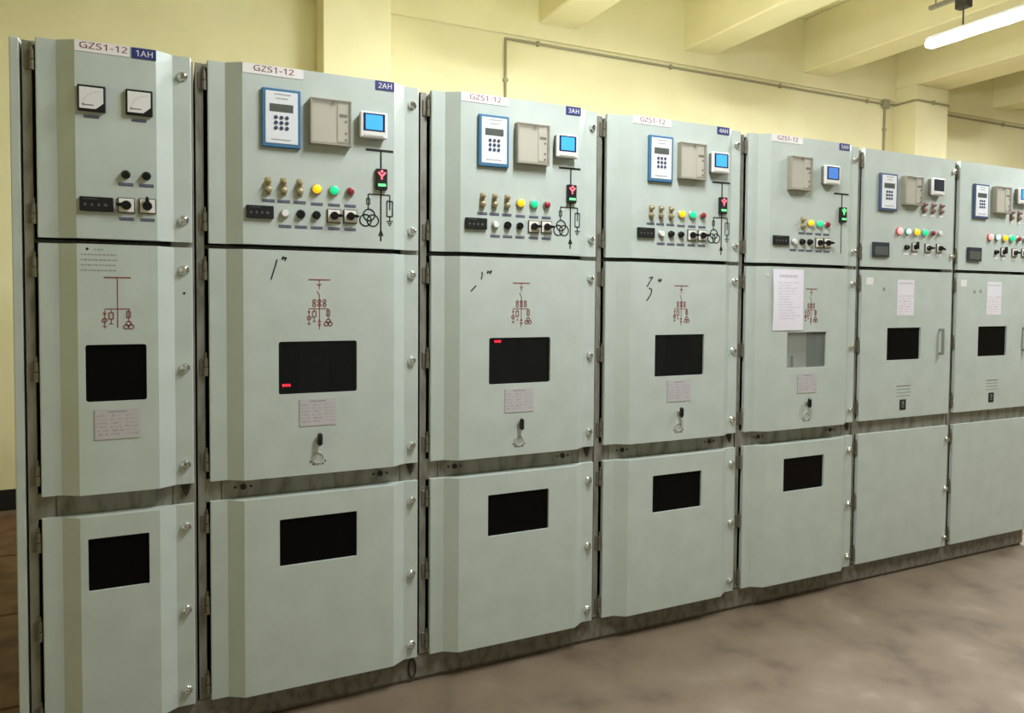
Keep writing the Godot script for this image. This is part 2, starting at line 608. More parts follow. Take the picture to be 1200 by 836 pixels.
func hinge(y: float, door: Node) -> void:
	var s := begin()
	box(s, Vector3(0.012, y - 0.03, 0.0), Vector3(0.036, y + 0.03, 0.005), 0.001)
	rod(s, Vector3(0.031, y - 0.032, 0.009), Vector3(0.031, y - 0.002, 0.009), 0.0075, 10)
	rod(s, Vector3(0.031, y + 0.001, 0.009), Vector3(0.031, y + 0.03, 0.009), 0.0065, 10)
	rod(s, Vector3(0.031, y + 0.03, 0.009), Vector3(0.031, y + 0.048, 0.009), 0.003, 8)
	put("hinge", s, "hinge_steel", door)

func window_pane(h: Rect2, z: float, m: String, door: Node) -> void:
	put_box("window_pane", Vector3(h.position.x - 0.008, h.position.y - 0.008, z - 0.014), Vector3(h.end.x + 0.008, h.end.y + 0.008, z - 0.0101), m, door)

func strip_label(x: float, y: float, z: float, parent: Node, w := 0.041) -> void:
	card("label_strip", x - w / 2, y - 0.005, x + w / 2, y + 0.005, z, 0.001, "print_strip", parent)

func relay(x0: float, y0: float, x1: float, y1: float, z: float, frame: String, cab: Node) -> void:
	var o := put_box("protection_relay", Vector3(x0, y0, z), Vector3(x1, y1, z + 0.014), frame, cab, 0.003)
	o.set_meta("label", "blue framed protection relay with grey display and nine keys")
	var w := x1 - x0
	var h := y1 - y0
	put_box("face_plate", Vector3(x0 + w * 0.09, y0 + h * 0.065, z + 0.013), Vector3(x1 - w * 0.08, y1 - h * 0.05, z + 0.0155), "relay_face", o, 0.001)
	put_box("display", Vector3(x0 + w * 0.2, y1 - h * 0.395, z + 0.015), Vector3(x0 + w * 0.8, y1 - h * 0.265, z + 0.0165), "lcd_grey", o)
	var s := begin()
	for i in 3:
		for j in 3:
			lathe(s, Vector3(x0 + w * (0.36 + 0.14 * i), y1 - h * (0.49 + 0.09 * j), z + 0.015), Vector3.BACK, [[0.0062, 0.0], [0.0062, 0.003], [0.0045, 0.004], [0.0, 0.004]], 12)
	put("keypad", s, "relay_key", o)
	var t := begin()
	for q in [[0.32, 0.1, 0.4], [0.36, 0.17, 0.3], [0.24, 0.87, 0.5]]:
		var x: float = x0 + w * q[0]
		while x < x0 + w * (q[0] + q[2]):
			stroke(t, Vector2(x, y1 - h * q[1]), Vector2(x + 0.003, y1 - h * q[1]), 0.004, z + 0.0155, 0.0004)
			x += 0.005
	put("printing", t, "ink_faint", o)

func meter_box(x0: float, y0: float, x1: float, y1: float, z: float, cab: Node) -> void:
	var o := put_box("energy_meter", Vector3(x0 + 0.006, y0 + 0.008, z), Vector3(x1 - 0.006, y1 - 0.004, z + 0.018), "beige", cab, 0.003)
	o.set_meta("label", "beige meter under a clear cover")
	var w := x1 - x0
	var h := y1 - y0
	put_box("side_module", Vector3(x0 + w * 0.66, y0 + 0.014, z + 0.017), Vector3(x1 - 0.012, y1 - 0.012, z + 0.024), "beige", o, 0.002)
	put_box("readout", Vector3(x0 + w * 0.7, y1 - h * 0.37, z + 0.023), Vector3(x0 + w * 0.9, y1 - h * 0.3, z + 0.025), "plastic_black", o)
	for q in [0.46, 0.72, 0.86]:
		var b := begin()
		lathe(b, Vector3(x0 + w * 0.86, y1 - h * q, z + 0.023), Vector3.BACK, [[0.0045, 0.0], [0.0045, 0.003], [0.0, 0.003]], 10)
		put("key", b, "steel_dark", o)
	var sc := begin()
	lathe(sc, Vector3(x0 + w * 0.55, y1 - h * 0.07, z + 0.017), Vector3.BACK, [[0.005, 0.0], [0.005, 0.01], [0.0, 0.01]], 10)
	put("screw", sc, "steel_dark", o)
	var r := begin()
	for q in [[x0, y0, x1, y0 + 0.006], [x0, y1 - 0.005, x1, y1], [x0, y0 + 0.006, x0 + 0.006, y1 - 0.005], [x1 - 0.005, y0 + 0.006, x1, y1 - 0.005]]:
		box(r, Vector3(q[0], q[1], z), Vector3(q[2], q[3], z + 0.03), 0.0012)
	put("rim", r, "beige_rim", o)
	put_box("clear_cover", Vector3(x0 + 0.004, y0 + 0.005, z + 0.0285), Vector3(x1 - 0.004, y1 - 0.004, z + 0.0305), "clear_cover", o)

func power_meter(x0: float, y0: float, x1: float, y1: float, z: float, screen: String, cab: Node) -> void:
	var o := put_box("power_meter", Vector3(x0 + 0.004, y0 + 0.004, z), Vector3(x1 - 0.004, y1 - 0.004, z + 0.02), "bezel_side", cab, 0.002)
	o.set_meta("label", "square digital power meter in a white bezel")
	put_box("bezel", Vector3(x0, y0, z + 0.019), Vector3(x1, y1, z + 0.032), "bezel", o, 0.004)
	var w := x1 - x0
	var h := y1 - y0
	put_box("screen_border", Vector3(x0 + w * 0.12, y0 + h * 0.27, z + 0.031), Vector3(x1 - w * 0.1, y1 - h * 0.07, z + 0.0328), "screen_edge", o)
	put_box("screen", Vector3(x0 + w * 0.2, y0 + h * 0.32, z + 0.0322), Vector3(x1 - w * 0.18, y1 - h * 0.12, z + 0.0334), screen, o)
	put_box("key_bar", Vector3(x0 + w * 0.14, y0 + h * 0.07, z + 0.031), Vector3(x1 - w * 0.14, y0 + h * 0.15, z + 0.034), "beige", o, 0.001)

func dome_lamp(x: float, y: float, z: float, m: String, r: float, cab: Node, label: String, rim := "collar") -> void:
	var s := begin()
	lathe(s, Vector3(x, y, z), Vector3.BACK, [[r, 0.0], [r, 0.006], [r * 0.88, 0.008], [r * 0.7, 0.008]], 18)
	var o := put("indicator_lamp", s, rim, cab)
	o.set_meta("label", label)
	var d := begin()
	lathe(d, Vector3(x, y, z), Vector3.BACK, [[r * 0.84, 0.006], [r * 0.82, 0.013], [r * 0.68, 0.018], [r * 0.4, 0.0205], [0.0, 0.021]], 18)
	put("lens", d, m, o)

func push_button(x: float, y: float, z: float, m: String, r: float, cab: Node) -> void:
	var s := begin()
	lathe(s, Vector3(x, y, z), Vector3.BACK, [[r, 0.0], [r, 0.006], [r * 0.85, 0.008], [r * 0.75, 0.008]], 18)
	var o := put("push_button", s, "collar" if m == "button_white" else "plastic_knob", cab)
	var d := begin()
	lathe(d, Vector3(x, y, z), Vector3.BACK, [[r * 0.78, 0.004], [r * 0.78, 0.015], [r * 0.66, 0.018], [0.0, 0.0175]], 18)
	put("cap", d, m, o)

func rotary_switch(x: float, y: float, z: float, dir: Vector2, cab: Node) -> void:
	var o := put_box("rotary_switch", Vector3(x - 0.0245, y - 0.0245, z), Vector3(x + 0.0245, y + 0.0245, z + 0.006), "switch_edge", cab, 0.001)
	put_box("plate", Vector3(x - 0.0215, y - 0.0215, z + 0.005), Vector3(x + 0.0215, y + 0.0215, z + 0.0075), "switch_plate", o, 0.001)
	var s := begin()
	lathe(s, Vector3(x, y, z + 0.007), Vector3.BACK, [[0.0145, 0.0], [0.0145, 0.008], [0.0125, 0.012], [0.0, 0.0125]], 18)
	var p := Vector2(-dir.y, dir.x)
	var c := Vector2(x, y)
	flat_poly(s, [c + p * 0.007 - dir * 0.01, c - p * 0.007 - dir * 0.01, c - p * 0.0055 + dir * 0.017, c - p * 0.003 + dir * 0.028, c + p * 0.003 + dir * 0.028, c + p * 0.0055 + dir * 0.017], z + 0.014, 0.012)
	put("handle", s, "plastic_knob", o)

func counter_box(x0: float, y0: float, x1: float, y1: float, z: float, cab: Node) -> void:
	var o := put_box("counter", Vector3(x0, y0, z), Vector3(x1, y1, z + 0.012), "plastic_black", cab, 0.002)
	o.set_meta("label", "black digital counter, unlit")
	var s := begin()
	for i in 4:
		var x := x0 + (x1 - x0) * (0.17 + 0.2 * i)
		var y := y0 + (y1 - y0) * 0.45
		stroke(s, Vector2(x, y - 0.004), Vector2(x, y + 0.004), 0.006 if i < 3 else 0.009, z + 0.012, 0.0006)
	for i in 6:
		var x := x0 + (x1 - x0) * (0.12 + 0.07 * i)
		stroke(s, Vector2(x, y1 - 0.007), Vector2(x + 0.004, y1 - 0.007), 0.0025, z + 0.012, 0.0006)
	put("digits", s, "digit_dim", o)

func test_key(x: float, y: float, z: float, m: String, cab: Node) -> void:
	var s := begin()
	box(s, Vector3(x - 0.009, y - 0.03, z), Vector3(x + 0.009, y + 0.03, z + 0.004), 0.0015)
	lathe(s, Vector3(x, y + 0.016, z + 0.003), Vector3.BACK, [[0.0095, 0.0], [0.0095, 0.012], [0.006, 0.015], [0.006, 0.022], [0.0, 0.023]], 14)
	lathe(s, Vector3(x, y - 0.014, z + 0.003), Vector3.BACK, [[0.0115, 0.0], [0.0115, 0.01], [0.009, 0.016], [0.004, 0.018], [0.0, 0.018]], 14)
	put("test_terminal", s, m, cab)

func mimic(dx: float, full: bool, cab: Node) -> void:
	var z := ZC
	var s := begin()
	var x := 0.6235 + dx
	stroke(s, Vector2(0.568 + dx, 2.045), Vector2(0.67 + dx, 2.045), 0.008, z)
	stroke(s, Vector2(x, 2.045), Vector2(x, 1.977), 0.006, z)
	if full:
		stroke(s, Vector2(x, 1.902), Vector2(x, 1.714), 0.005, z)
		path(s, [Vector2(0.577 + dx, 1.862), Vector2(0.577 + dx, 1.884), Vector2(0.657 + dx, 1.884), Vector2(0.657 + dx, 1.83)], 0.004, z)
		outline(s, 0.571 + dx, 1.847, 0.583 + dx, 1.868, 0.003, z)
		stroke(s, Vector2(0.577 + dx, 1.868), Vector2(0.577 + dx, 1.828), 0.004, z)
		ring(s, Vector2(0.58 + dx, 1.808), 0.021, 0.0045, z)
		ring(s, Vector2(0.567 + dx, 1.788), 0.021, 0.0045, z)
		ring(s, Vector2(0.594 + dx, 1.788), 0.021, 0.0045, z)
		outline(s, 0.646 + dx, 1.806, 0.667 + dx, 1.862, 0.004, z)
		stroke(s, Vector2(0.657 + dx, 1.806), Vector2(0.657 + dx, 1.788), 0.004, z)
		for k in 3:
			stroke(s, Vector2(0.645 + 0.004 * k + dx, 1.788 - 0.007 * k), Vector2(0.669 - 0.004 * k + dx, 1.788 - 0.007 * k), 0.003, z)
		flat_poly(s, [Vector2(x - 0.01, 1.734), Vector2(x + 0.01, 1.734), Vector2(x, 1.76)], z, 0.0014)
	else:
		stroke(s, Vector2(x, 1.902), Vector2(x, 1.745), 0.004, z)
	put("mimic_diagram", s, "ink_black", cab)
	var o := put_box("position_indicator", Vector3(x - 0.021, 1.901, z), Vector3(x + 0.021, 1.977, z + 0.016), "plastic_black", cab, 0.002)
	var a := begin()
	var zz := z + 0.016
	path(a, [Vector2(x - 0.013, 1.964), Vector2(x, 1.949), Vector2(x + 0.013, 1.964)], 0.006, zz)
	stroke(a, Vector2(x, 1.95), Vector2(x, 1.938), 0.006, zz)
	lathe(a, Vector3(x, 1.967, zz), Vector3.BACK, [[0.005, 0.0], [0.005, 0.002], [0.0, 0.002]], 10)
	put("upper_light", a, "led_pink" if full else "led_green", o)
	var b := begin()
	box(b, Vector3(x - 0.014, 1.913, zz), Vector3(x + 0.014, 1.922, zz + 0.002))
	put("lower_light", b, "led_green", o)

# small one-line diagram printed on a middle door
func line_diagram(x: float, y1: float, feeder: int, cab: Node) -> void:
	var z := ZC
	var s := begin()
	var y := y1
	stroke(s, Vector2(x - 0.038, y), Vector2(x + 0.038, y), 0.0045, z, 0.0006)
	if feeder == 0:
		stroke(s, Vector2(x, y), Vector2(x, y - 0.16), 0.003, z, 0.0006)
		stroke(s, Vector2(x - 0.036, y - 0.1), Vector2(x + 0.036, y - 0.1), 0.003, z, 0.0006)
	else:
		stroke(s, Vector2(x, y), Vector2(x, y - 0.035), 0.003, z, 0.0006)
		path(s, [Vector2(x - 0.007, y - 0.014), Vector2(x, y - 0.021), Vector2(x + 0.007, y - 0.014)], 0.003, z)
		stroke(s, Vector2(x - 0.008, y - 0.04), Vector2(x, y - 0.056), 0.003, z, 0.0006)
		stroke(s, Vector2(x, y - 0.054), Vector2(x, y - 0.178), 0.003, z, 0.0006)
		stroke(s, Vector2(x - 0.036, y - 0.103), Vector2(x + 0.03, y - 0.103), 0.003, z, 0.0006)
		for k in [-0.018, 0.0, 0.018]:
			for j in 2:
				ring(s, Vector2(x + k, y - 0.076 - 0.014 * j), 0.0055, 0.003, z, 10)
		flat_poly(s, [Vector2(x - 0.006, y - 0.152), Vector2(x + 0.006, y - 0.152), Vector2(x, y - 0.138)], z, 0.0008)
		flat_poly(s, [Vector2(x - 0.006, y - 0.158), Vector2(x + 0.006, y - 0.158), Vector2(x, y - 0.172)], z, 0.0008)
	var l := x - 0.036
	stroke(s, Vector2(l, y - 0.102), Vector2(l, y - 0.162), 0.0025, z, 0.0006)
	ring(s, Vector2(l, y - 0.136), 0.0065, 0.003, z, 10)
	flat_poly(s, [Vector2(l - 0.005, y - 0.112), Vector2(l + 0.005, y - 0.112), Vector2(l, y - 0.124)], z, 0.0008)
	stroke(s, Vector2(l - 0.006, y - 0.156), Vector2(l + 0.006, y - 0.156), 0.003, z, 0.0006)
	l = x - 0.018
	stroke(s, Vector2(l, y - 0.102), Vector2(l, y - 0.112), 0.0025, z, 0.0006)
	outline(s, l - 0.006, y - 0.132, l + 0.006, y - 0.112, 0.003, z)
	stroke(s, Vector2(l - 0.006, y - 0.148), Vector2(l + 0.006, y - 0.148), 0.003, z, 0.0006)
	stroke(s, Vector2(l, y - 0.132), Vector2(l, y - 0.148), 0.0025, z, 0.0006)
	l = x + 0.031
	stroke(s, Vector2(l, y - 0.102), Vector2(l, y - 0.142), 0.0025, z, 0.0006)
	outline(s, l - 0.005, y - 0.128, l + 0.005, y - 0.108, 0.003, z)
	for q in [Vector2(l, y - 0.147), Vector2(l - 0.007, y - 0.157), Vector2(l + 0.007, y - 0.157)]:
		ring(s, q, 0.0075, 0.003, z, 10)
	put("line_diagram", s, "ink_diagram", cab)

func nameplate(x0: float, cab: Node) -> void:
	card("nameplate", x0, 1.047, x0 + 0.128, 1.142, ZC, 0.002, "print_nameplate", cab)

func lock_set(x: float, cab: Node) -> void:
	var s := begin()
	lathe(s, Vector3(x, 0.999, ZC), Vector3.BACK, [[0.013, 0.0], [0.013, 0.008], [0.01, 0.011], [0.0, 0.011]], 16)
	var o := put("door_lock", s, "collar", cab)
	var h := begin()
	box(h, Vector3(x - 0.009, 0.976, ZC + 0.008), Vector3(x + 0.009, 1.022, ZC + 0.028), 0.006)
	put("handle", h, "plastic_knob", o)
	var k := begin()
	lathe(k, Vector3(x - 0.004, 0.93, ZC), Vector3.BACK, [[0.022, 0.0], [0.022, 0.003], [0.0175, 0.004], [0.0165, 0.0015], [0.0, 0.0015]], 20)
	var p := put("crank_socket", k, "socket_ring", cab)
	var m := begin()
	for a in [3.6, 4.1, 5.35, 5.8]:
		stroke(m, Vector2(x - 0.004, 0.93) + Vector2.from_angle(a - 0.12) * 0.029, Vector2(x - 0.004, 0.93) + Vector2.from_angle(a + 0.12) * 0.029, 0.004, ZC, 0.0005)
	put("printing", m, "ink_black", p)

func marker(words: Array, cab: Node) -> void:
	for w in words:
		var s := begin()
		path(s, w, 0.0045, ZC)
		put("pen_stroke", s, "ink_marker", cab)

# ---------------------------------------------------------------- one cabinet
func cabinet(i: int) -> void:
	var w: float = XB[i + 1] - XB[i]
	var bent := i < 5
	var z := ZC if bent else ZD
	var cab := thing("switchgear_cabinet", Vector3(XB[i], 0, 0))
	tag(cab, ["narrow pale green switchgear cabinet with two analog meters and a 1AH plate", "pale green switchgear cabinet with a 2AH plate and handwritten 1 on its door", "pale green switchgear cabinet with a 3AH plate and faint handwritten 2", "pale green switchgear cabinet with a 4AH plate and handwritten 3 on its door", "pale green switchgear cabinet with a 5AH plate behind the white paper notice", "flat-door switchgear cabinet whose power meter screen is dark", "flat-door switchgear cabinet with lit blue meter cut off at the right edge"][i], "cabinet", "switchgear cabinets in a row")
	# carcass
	var s := begin()
	var g := 0.003
	var d := -1.48
	box(s, Vector3(g, YB, d), Vector3(g + 0.012, 2.293, -0.001))
	box(s, Vector3(w - g - 0.012, YB, d), Vector3(w - g, 2.293, -0.001))
	box(s, Vector3(g, YB, d), Vector3(w - g, 2.293, d + 0.012))
	box(s, Vector3(g, YB, d), Vector3(w - g, YB + 0.012, -0.001))
	box(s, Vector3(g, YB, -0.02), Vector3(0.0285, 2.293, 0), 0.0015)
	box(s, Vector3(0.0275, 0.795, -0.02), Vector3(0.0757, 0.877, 0), 0.0015)
	box(s, Vector3(w - 0.0737, YB, -0.02), Vector3(w - g, 2.293, 0), 0.0015)
	for y in [[YB, YB + 0.04], [0.78, 0.895], [2.25, 2.293]]:
		box(s, Vector3(0.07, y[0], -0.022), Vector3(w - 0.07, y[1], -0.006))
	box(s, Vector3(g, 0.83, d), Vector3(w - g, 0.84, -0.03))
	box(s, Vector3(g, 1.672, d), Vector3(w - g, 1.684, -0.05))
	put("carcass", s, "zinc_frame", cab)
	put_box("top_panel", Vector3(g, 2.281, d), Vector3(w - g, 2.293, -0.001), "top_paint", cab)
	if i == 0:
		put_box("end_panel", Vector3(-0.03, 0.0, -1.48), Vector3(-0.004, 2.3, -0.002), "door_paint", cab, 0.003)
	var cp := put_box("cross_panel", Vector3(0.0785, 0.792, -0.006), Vector3(w - 0.0765, 0.884, -0.001), "zinc_frame", cab, 0.001)
	if bent:
		if i > 0:
			for x in [0.148, w - 0.152]:
				var h := begin()
				lathe(h, Vector3(x, 0.838, -0.001), Vector3.BACK, [[0.0105, 0.0], [0.0105, 0.004], [0.0, 0.0035]], 14)
				lathe(h, Vector3(x - 0.026, 0.838, -0.001), Vector3.BACK, [[0.0045, 0.0], [0.0045, 0.002], [0.0, 0.002]], 10)
				lathe(h, Vector3(x + 0.026, 0.838, -0.001), Vector3.BACK, [[0.0045, 0.0], [0.0045, 0.002], [0.0, 0.002]], 10)
				put("plug", h, "rubber_black", cp)
		var t := begin()
		flat_poly(t, [Vector2(w - 0.052, 0.866), Vector2(w - 0.022, 0.866), Vector2(w - 0.026, 0.836), Vector2(w - 0.034, 0.824), Vector2(w - 0.042, 0.84)], 0.0, 0.006)
		rod(t, Vector3(w - 0.035, 0.846, 0.0), Vector3(w - 0.035, 0.846, 0.014), 0.006)
		put("earth_terminal", t, "steel_dark", cab)
	# doors
	var p := profile(w, bent)
	var dx: float = [0.0, 0.0, 0.009, 0.017, 0.0, 0.0, 0.008][i]
	var upper := put("upper_door", door_mesh(p, YG1, YT), "door_paint", cab)
	var hm := Rect2()
	var hl := Rect2()
	match i:
		0:
			hm = Rect2(0.167, 1.168, 0.172, 0.182)
			hl = Rect2(0.168, 0.56, 0.174, 0.17)
		4:
			hm = Rect2(0.273, 1.174, 0.265, 0.176)
			hl = Rect2(0.266, 0.562, 0.272, 0.166)
		5, 6:
			hm = Rect2(0.234, 1.187, 0.268, 0.175)
		_:
			hm = Rect2(0.2625 + dx, 1.163, 0.273, 0.186)
			hl = Rect2(0.264 + dx * 0.8, 0.552, 0.272, 0.168)
	var middle := put("middle_door", door_mesh(p, YM1, YG0, hm, 0.008 if i < 3 else 0.003), "door_paint", cab)
	var lower := put("lower_door", door_mesh(p, YB + 0.0005, YM0, hl if bent else null, 0.004), "door_paint", cab)
	window_pane(hm, z, "pane_black" if i == 0 or i > 4 else "clear_glass" if i == 4 else "smoked_glass", middle)
	if bent:
		window_pane(hl, z, "pane_black", lower)
	for q in [[upper, [2.234, 1.76]], [middle, [1.594, 1.266, 0.938]], [lower, [0.725, 0.44, 0.162]]]:
		for y in q[1]:
			if bent or q[0] != middle:
				bolt(w - 0.0355 if bent else w - 0.026, y, ZD, q[0])
			hinge(y, q[0])
	# what the clear windows show
	if i >= 1 and i <= 4:
		var zb := -0.2 if i < 4 else -0.035
		var bp := put_box("breaker_front", Vector3(0.13, 0.95, zb - 0.03), Vector3(w - 0.13 if i < 4 else w - 0.29, 1.55, zb), "interior_grey" if i < 4 else "bezel", cab, 0.004)
		put_box("side_trim", Vector3(0.36 + dx, 0.96, zb - 0.001), Vector3(0.47 + dx, 1.54, zb + 0.05), "bezel", bp, 0.004) if i < 4 else put_box("side_trim", Vector3(w - 0.285, 0.96, -0.2), Vector3(w - 0.15, 1.54, -0.17), "interior_dark", bp, 0.004)
		put_box("relay_block", Vector3(0.275, 1.2, zb - 0.001), Vector3(0.312, 1.33, zb + 0.02), "interior_dark" if i < 4 else "interior", bp, 0.003)
		if i < 3:
			var rx := 0.292 if i == 1 else 0.321
			var ry := 1.192 if i == 1 else 1.333
			var ro := put_box("readout", Vector3(rx - 0.022, ry - 0.012, -0.002), Vector3(rx + 0.02, ry + 0.012, 0.024), "rubber_black", cab, 0.002)
			var rd := begin()
			for k in 3:
				box(rd, Vector3(rx - 0.014 + 0.01 * k, ry - 0.0045, 0.024), Vector3(rx - 0.007 + 0.01 * k, ry + 0.0045, 0.0255))
			put("digits", rd, "led_red", ro)
		if i == 4:
			put_box("lever", Vector3(0.385, 1.17, zb), Vector3(0.395, 1.225, zb + 0.012), "interior_dark", bp, 0.002)
	# plates and instruments
	if bent:
		var lw := 0.15 if i == 0 else 0.2
		var lab := put_box("type_label", Vector3(0.1485, 2.266, ZC), Vector3(0.1485 + lw, 2.2995, ZC + 0.0015), "label_white", cab)
		text("GZS1-12", Vector3(0.1485 + lw * (0.53 if i == 0 else 0.51), 2.2855, ZC + 0.0018), 0.0195, "ink_red", lab, 1.35)
		var px: float = [0.305, 0.603, 0.607, 0.607, 0.598][i]
		var pl := put_box("number_plate", Vector3(px, 2.265, ZC), Vector3(px + 0.07, 2.2985, ZC + 0.002), "plate_blue", cab)
		text("%dAH" % (i + 1), Vector3(px + 0.036, 2.2815, ZC + 0.0022), 0.0185, "label_white", pl, 1.1)
	match i:
		0: panel_one(cab)
		1, 2, 3: panel_feeder(cab, i, dx)
		4: panel_five(cab)
		_: panel_flat(cab, i, dx)

func panel_one(cab: Node) -> void:
	for m in [[0.155, 2.081, 0.0], [0.287, 2.083, 0.0]]:
		var x: float = m[0]
		var y: float = m[1]
		var o := put_box("analog_meter", Vector3(x, y, ZC), Vector3(x + 0.077, y + 0.08, ZC + 0.014), "plastic_black", cab, 0.002)
		var s := begin()
		flat_poly(s, [Vector2(x + 0.006, y + 0.007), Vector2(x + 0.05, y + 0.007), Vector2(x + 0.071, y + 0.026), Vector2(x + 0.071, y + 0.073), Vector2(x + 0.006, y + 0.073)], ZC + 0.0138, 0.002)
		put("dial", s, "meter_face", o)
		var t := begin()
		stroke(t, Vector2(x + 0.014, y + 0.018), Vector2(x + 0.045, y + 0.018), 0.0035, ZC + 0.0158, 0.0004)
		for k in 11:
			var a := PI / 2 + PI / 2 * k / 10.0
			var c := Vector2(x + 0.063, y + 0.014)
			stroke(t, c + Vector2.from_angle(a) * 0.046, c + Vector2.from_angle(a) * 0.05, 0.0012, ZC + 0.0158, 0.0004)
		stroke(t, Vector2(x + 0.02, y + 0.02), Vector2(x + 0.012, y + 0.02), 0.002, ZC + 0.0158, 0.0004)
		put("printing", t, "ink_faint", o)
		card("label_strip", x + 0.016, y - 0.019, x + 0.058, y - 0.01, ZC, 0.001, "print_strip", cab)
	for x in [0.285, 0.344]:
		push_button(x, 1.893, ZC, "plastic_knob", 0.0135, cab)
		strip_label(x, 1.862, ZC, cab)
	counter_box(0.157, 1.771, 0.25, 1.816, ZC, cab)
	rotary_switch(0.286, 1.795, ZC, Vector2.LEFT, cab)
	rotary_switch(0.346, 1.796, ZC, Vector2(0, 1), cab)
	strip_label(0.286, 1.752, ZC, cab)
	strip_label(0.346, 1.752, ZC, cab)
	line_diagram(0.258, 1.564, 0, cab)
	var t2 := begin()
	var r := RandomNumberGenerator.new()
	r.seed = 31
	for k in 5:
		var x := 0.158 if k > 0 else 0.195
		while x < (0.25 if k > 0 else 0.22):
			var l := r.randf_range(0.004, 0.01)
			stroke(t2, Vector2(x, 1.652 - k * 0.0165), Vector2(x + l, 1.652 - k * 0.0165), 0.004, ZC, 0.0005)
			x += l + 0.003
	put("printed_note", t2, "ink_note", cab)
	var h := begin()
	lathe(h, Vector3(0.176, 1.653, ZC), Vector3.BACK, [[0.004, 0.0], [0.004, 0.001], [0.0, 0.001]], 10)
	put("screw_hole", h, "rubber_black", cab)
	var h2 := begin()
	lathe(h2, Vector3(0.452, 1.516, ZD), Vector3.BACK, [[0.004, 0.0], [0.004, 0.001], [0.0, 0.001]], 10)
	put("screw_hole", h2, "rubber_black", cab)
	nameplate(0.19, cab)

func panel_feeder(cab: Node, i: int, dx: float) -> void:
	relay(0.2085 + dx, 2.021, 0.3375 + dx, 2.222, ZC, "relay_blue", cab)
	meter_box(0.367 + dx, 2.043, 0.511 + dx, 2.204, ZC, cab)
	power_meter(0.54 + dx, 2.081, 0.64 + dx, 2.176, ZC, "screen_blue", cab)
	mimic(dx, true, cab)
	for x in [0.23, 0.281, 0.335]:
		test_key(x + dx, 1.889, ZC, "brass", cab)
		strip_label(x + dx, 1.838, ZC, cab)
	dome_lamp(0.393 + dx, 1.888, ZC, "lamp_yellow", 0.0185, cab, "lit yellow lamp")
	dome_lamp(0.453 + dx, 1.888, ZC, "lamp_green", 0.0185, cab, "lit green lamp")
	dome_lamp(0.511 + dx, 1.888, ZC, "lamp_red_off", 0.016, cab, "unlit red lamp")
	for x in [0.394, 0.454, 0.511]:
		strip_label(x + dx, 1.836, ZC, cab)
	counter_box(0.158 + dx, 1.775, 0.247 + dx, 1.819, ZC, cab)
	push_button(0.284 + dx, 1.796, ZC, "button_white", 0.0155, cab)
	push_button(0.338 + dx, 1.797, ZC, "plastic_knob", 0.0155, cab)
	push_button(0.392 + dx, 1.797, ZC, "plastic_knob", 0.0145, cab)
	rotary_switch(0.453 + dx, 1.797, ZC, Vector2.RIGHT, cab)
	rotary_switch(0.511 + dx, 1.798, ZC, Vector2.RIGHT, cab)
	for x in [0.285, 0.339, 0.393, 0.453, 0.511]:
		strip_label(x + dx, 1.752, ZC, cab)
	line_diagram(0.402 + dx, 1.568, 1, cab)
	nameplate(0.332 + dx * 0.9, cab)
	lock_set(0.4 + dx, cab)
	match i:
		1:
			marker([[Vector2(0.238, 1.566), Vector2(0.252, 1.612), Vector2(0.258, 1.636)], [Vector2(0.276, 1.636), Vector2(0.28, 1.648)], [Vector2(0.284, 1.632), Vector2(0.289, 1.645)], [Vector2(0.274, 1.641), Vector2(0.291, 1.643)]], cab)
		2:
			marker([[Vector2(0.193, 1.533), Vector2(0.215, 1.556)], [Vector2(0.236, 1.58), Vector2(0.241, 1.602), Vector2(0.238, 1.61)], [Vector2(0.262, 1.604), Vector2(0.266, 1.616)], [Vector2(0.274, 1.602), Vector2(0.279, 1.617)], [Vector2(0.26, 1.608), Vector2(0.281, 1.612)]], cab)
		3:
			marker([[Vector2(0.242, 1.6), Vector2(0.262, 1.605), Vector2(0.232, 1.562)], [Vector2(0.243, 1.556), Vector2(0.258, 1.55), Vector2(0.254, 1.53), Vector2(0.232, 1.5)], [Vector2(0.292, 1.584), Vector2(0.297, 1.598)], [Vector2(0.302, 1.582), Vector2(0.308, 1.599)], [Vector2(0.29, 1.59), Vector2(0.31, 1.592)]], cab)

func panel_five(cab: Node) -> void:
	meter_box(0.25, 2.04, 0.391, 2.202, ZC, cab)
	power_meter(0.47, 2.08, 0.575, 2.175, ZC, "screen_blue_dim", cab)
	mimic(-0.0005, false, cab)
	test_key(0.354, 1.885, ZC, "brass", cab)
	dome_lamp(0.404, 1.887, ZC, "lamp_yellow", 0.0185, cab, "lit yellow lamp")
	dome_lamp(0.464, 1.886, ZC, "lamp_green", 0.0185, cab, "lit green lamp")
	dome_lamp(0.519, 1.885, ZC, "lamp_red_off", 0.016, cab, "unlit red lamp")
	for x in [0.354, 0.404, 0.464, 0.519]:
		strip_label(x, 1.836, ZC, cab)
	counter_box(0.165, 1.774, 0.264, 1.818, ZC, cab)
	push_button(0.298, 1.794, ZC, "button_white", 0.0155, cab)
	push_button(0.354, 1.794, ZC, "plastic_knob", 0.0155, cab)
	push_button(0.405, 1.794, ZC, "plastic_knob", 0.0155, cab)
	rotary_switch(0.468, 1.793, ZC, Vector2.RIGHT, cab)
	rotary_switch(0.524, 1.794, ZC, Vector2.RIGHT, cab)
	for x in [0.298, 0.354, 0.405, 0.468, 0.524]:
		strip_label(x, 1.752, ZC, cab)
	line_diagram(0.427, 1.563, 1, cab)
	nameplate(0.345, cab)
	lock_set(0.412, cab)
	card("tape_strip", 0.138, 1.622, 0.1476, 1.632, ZC - 0.004, 0.0048, "label_white", cab)

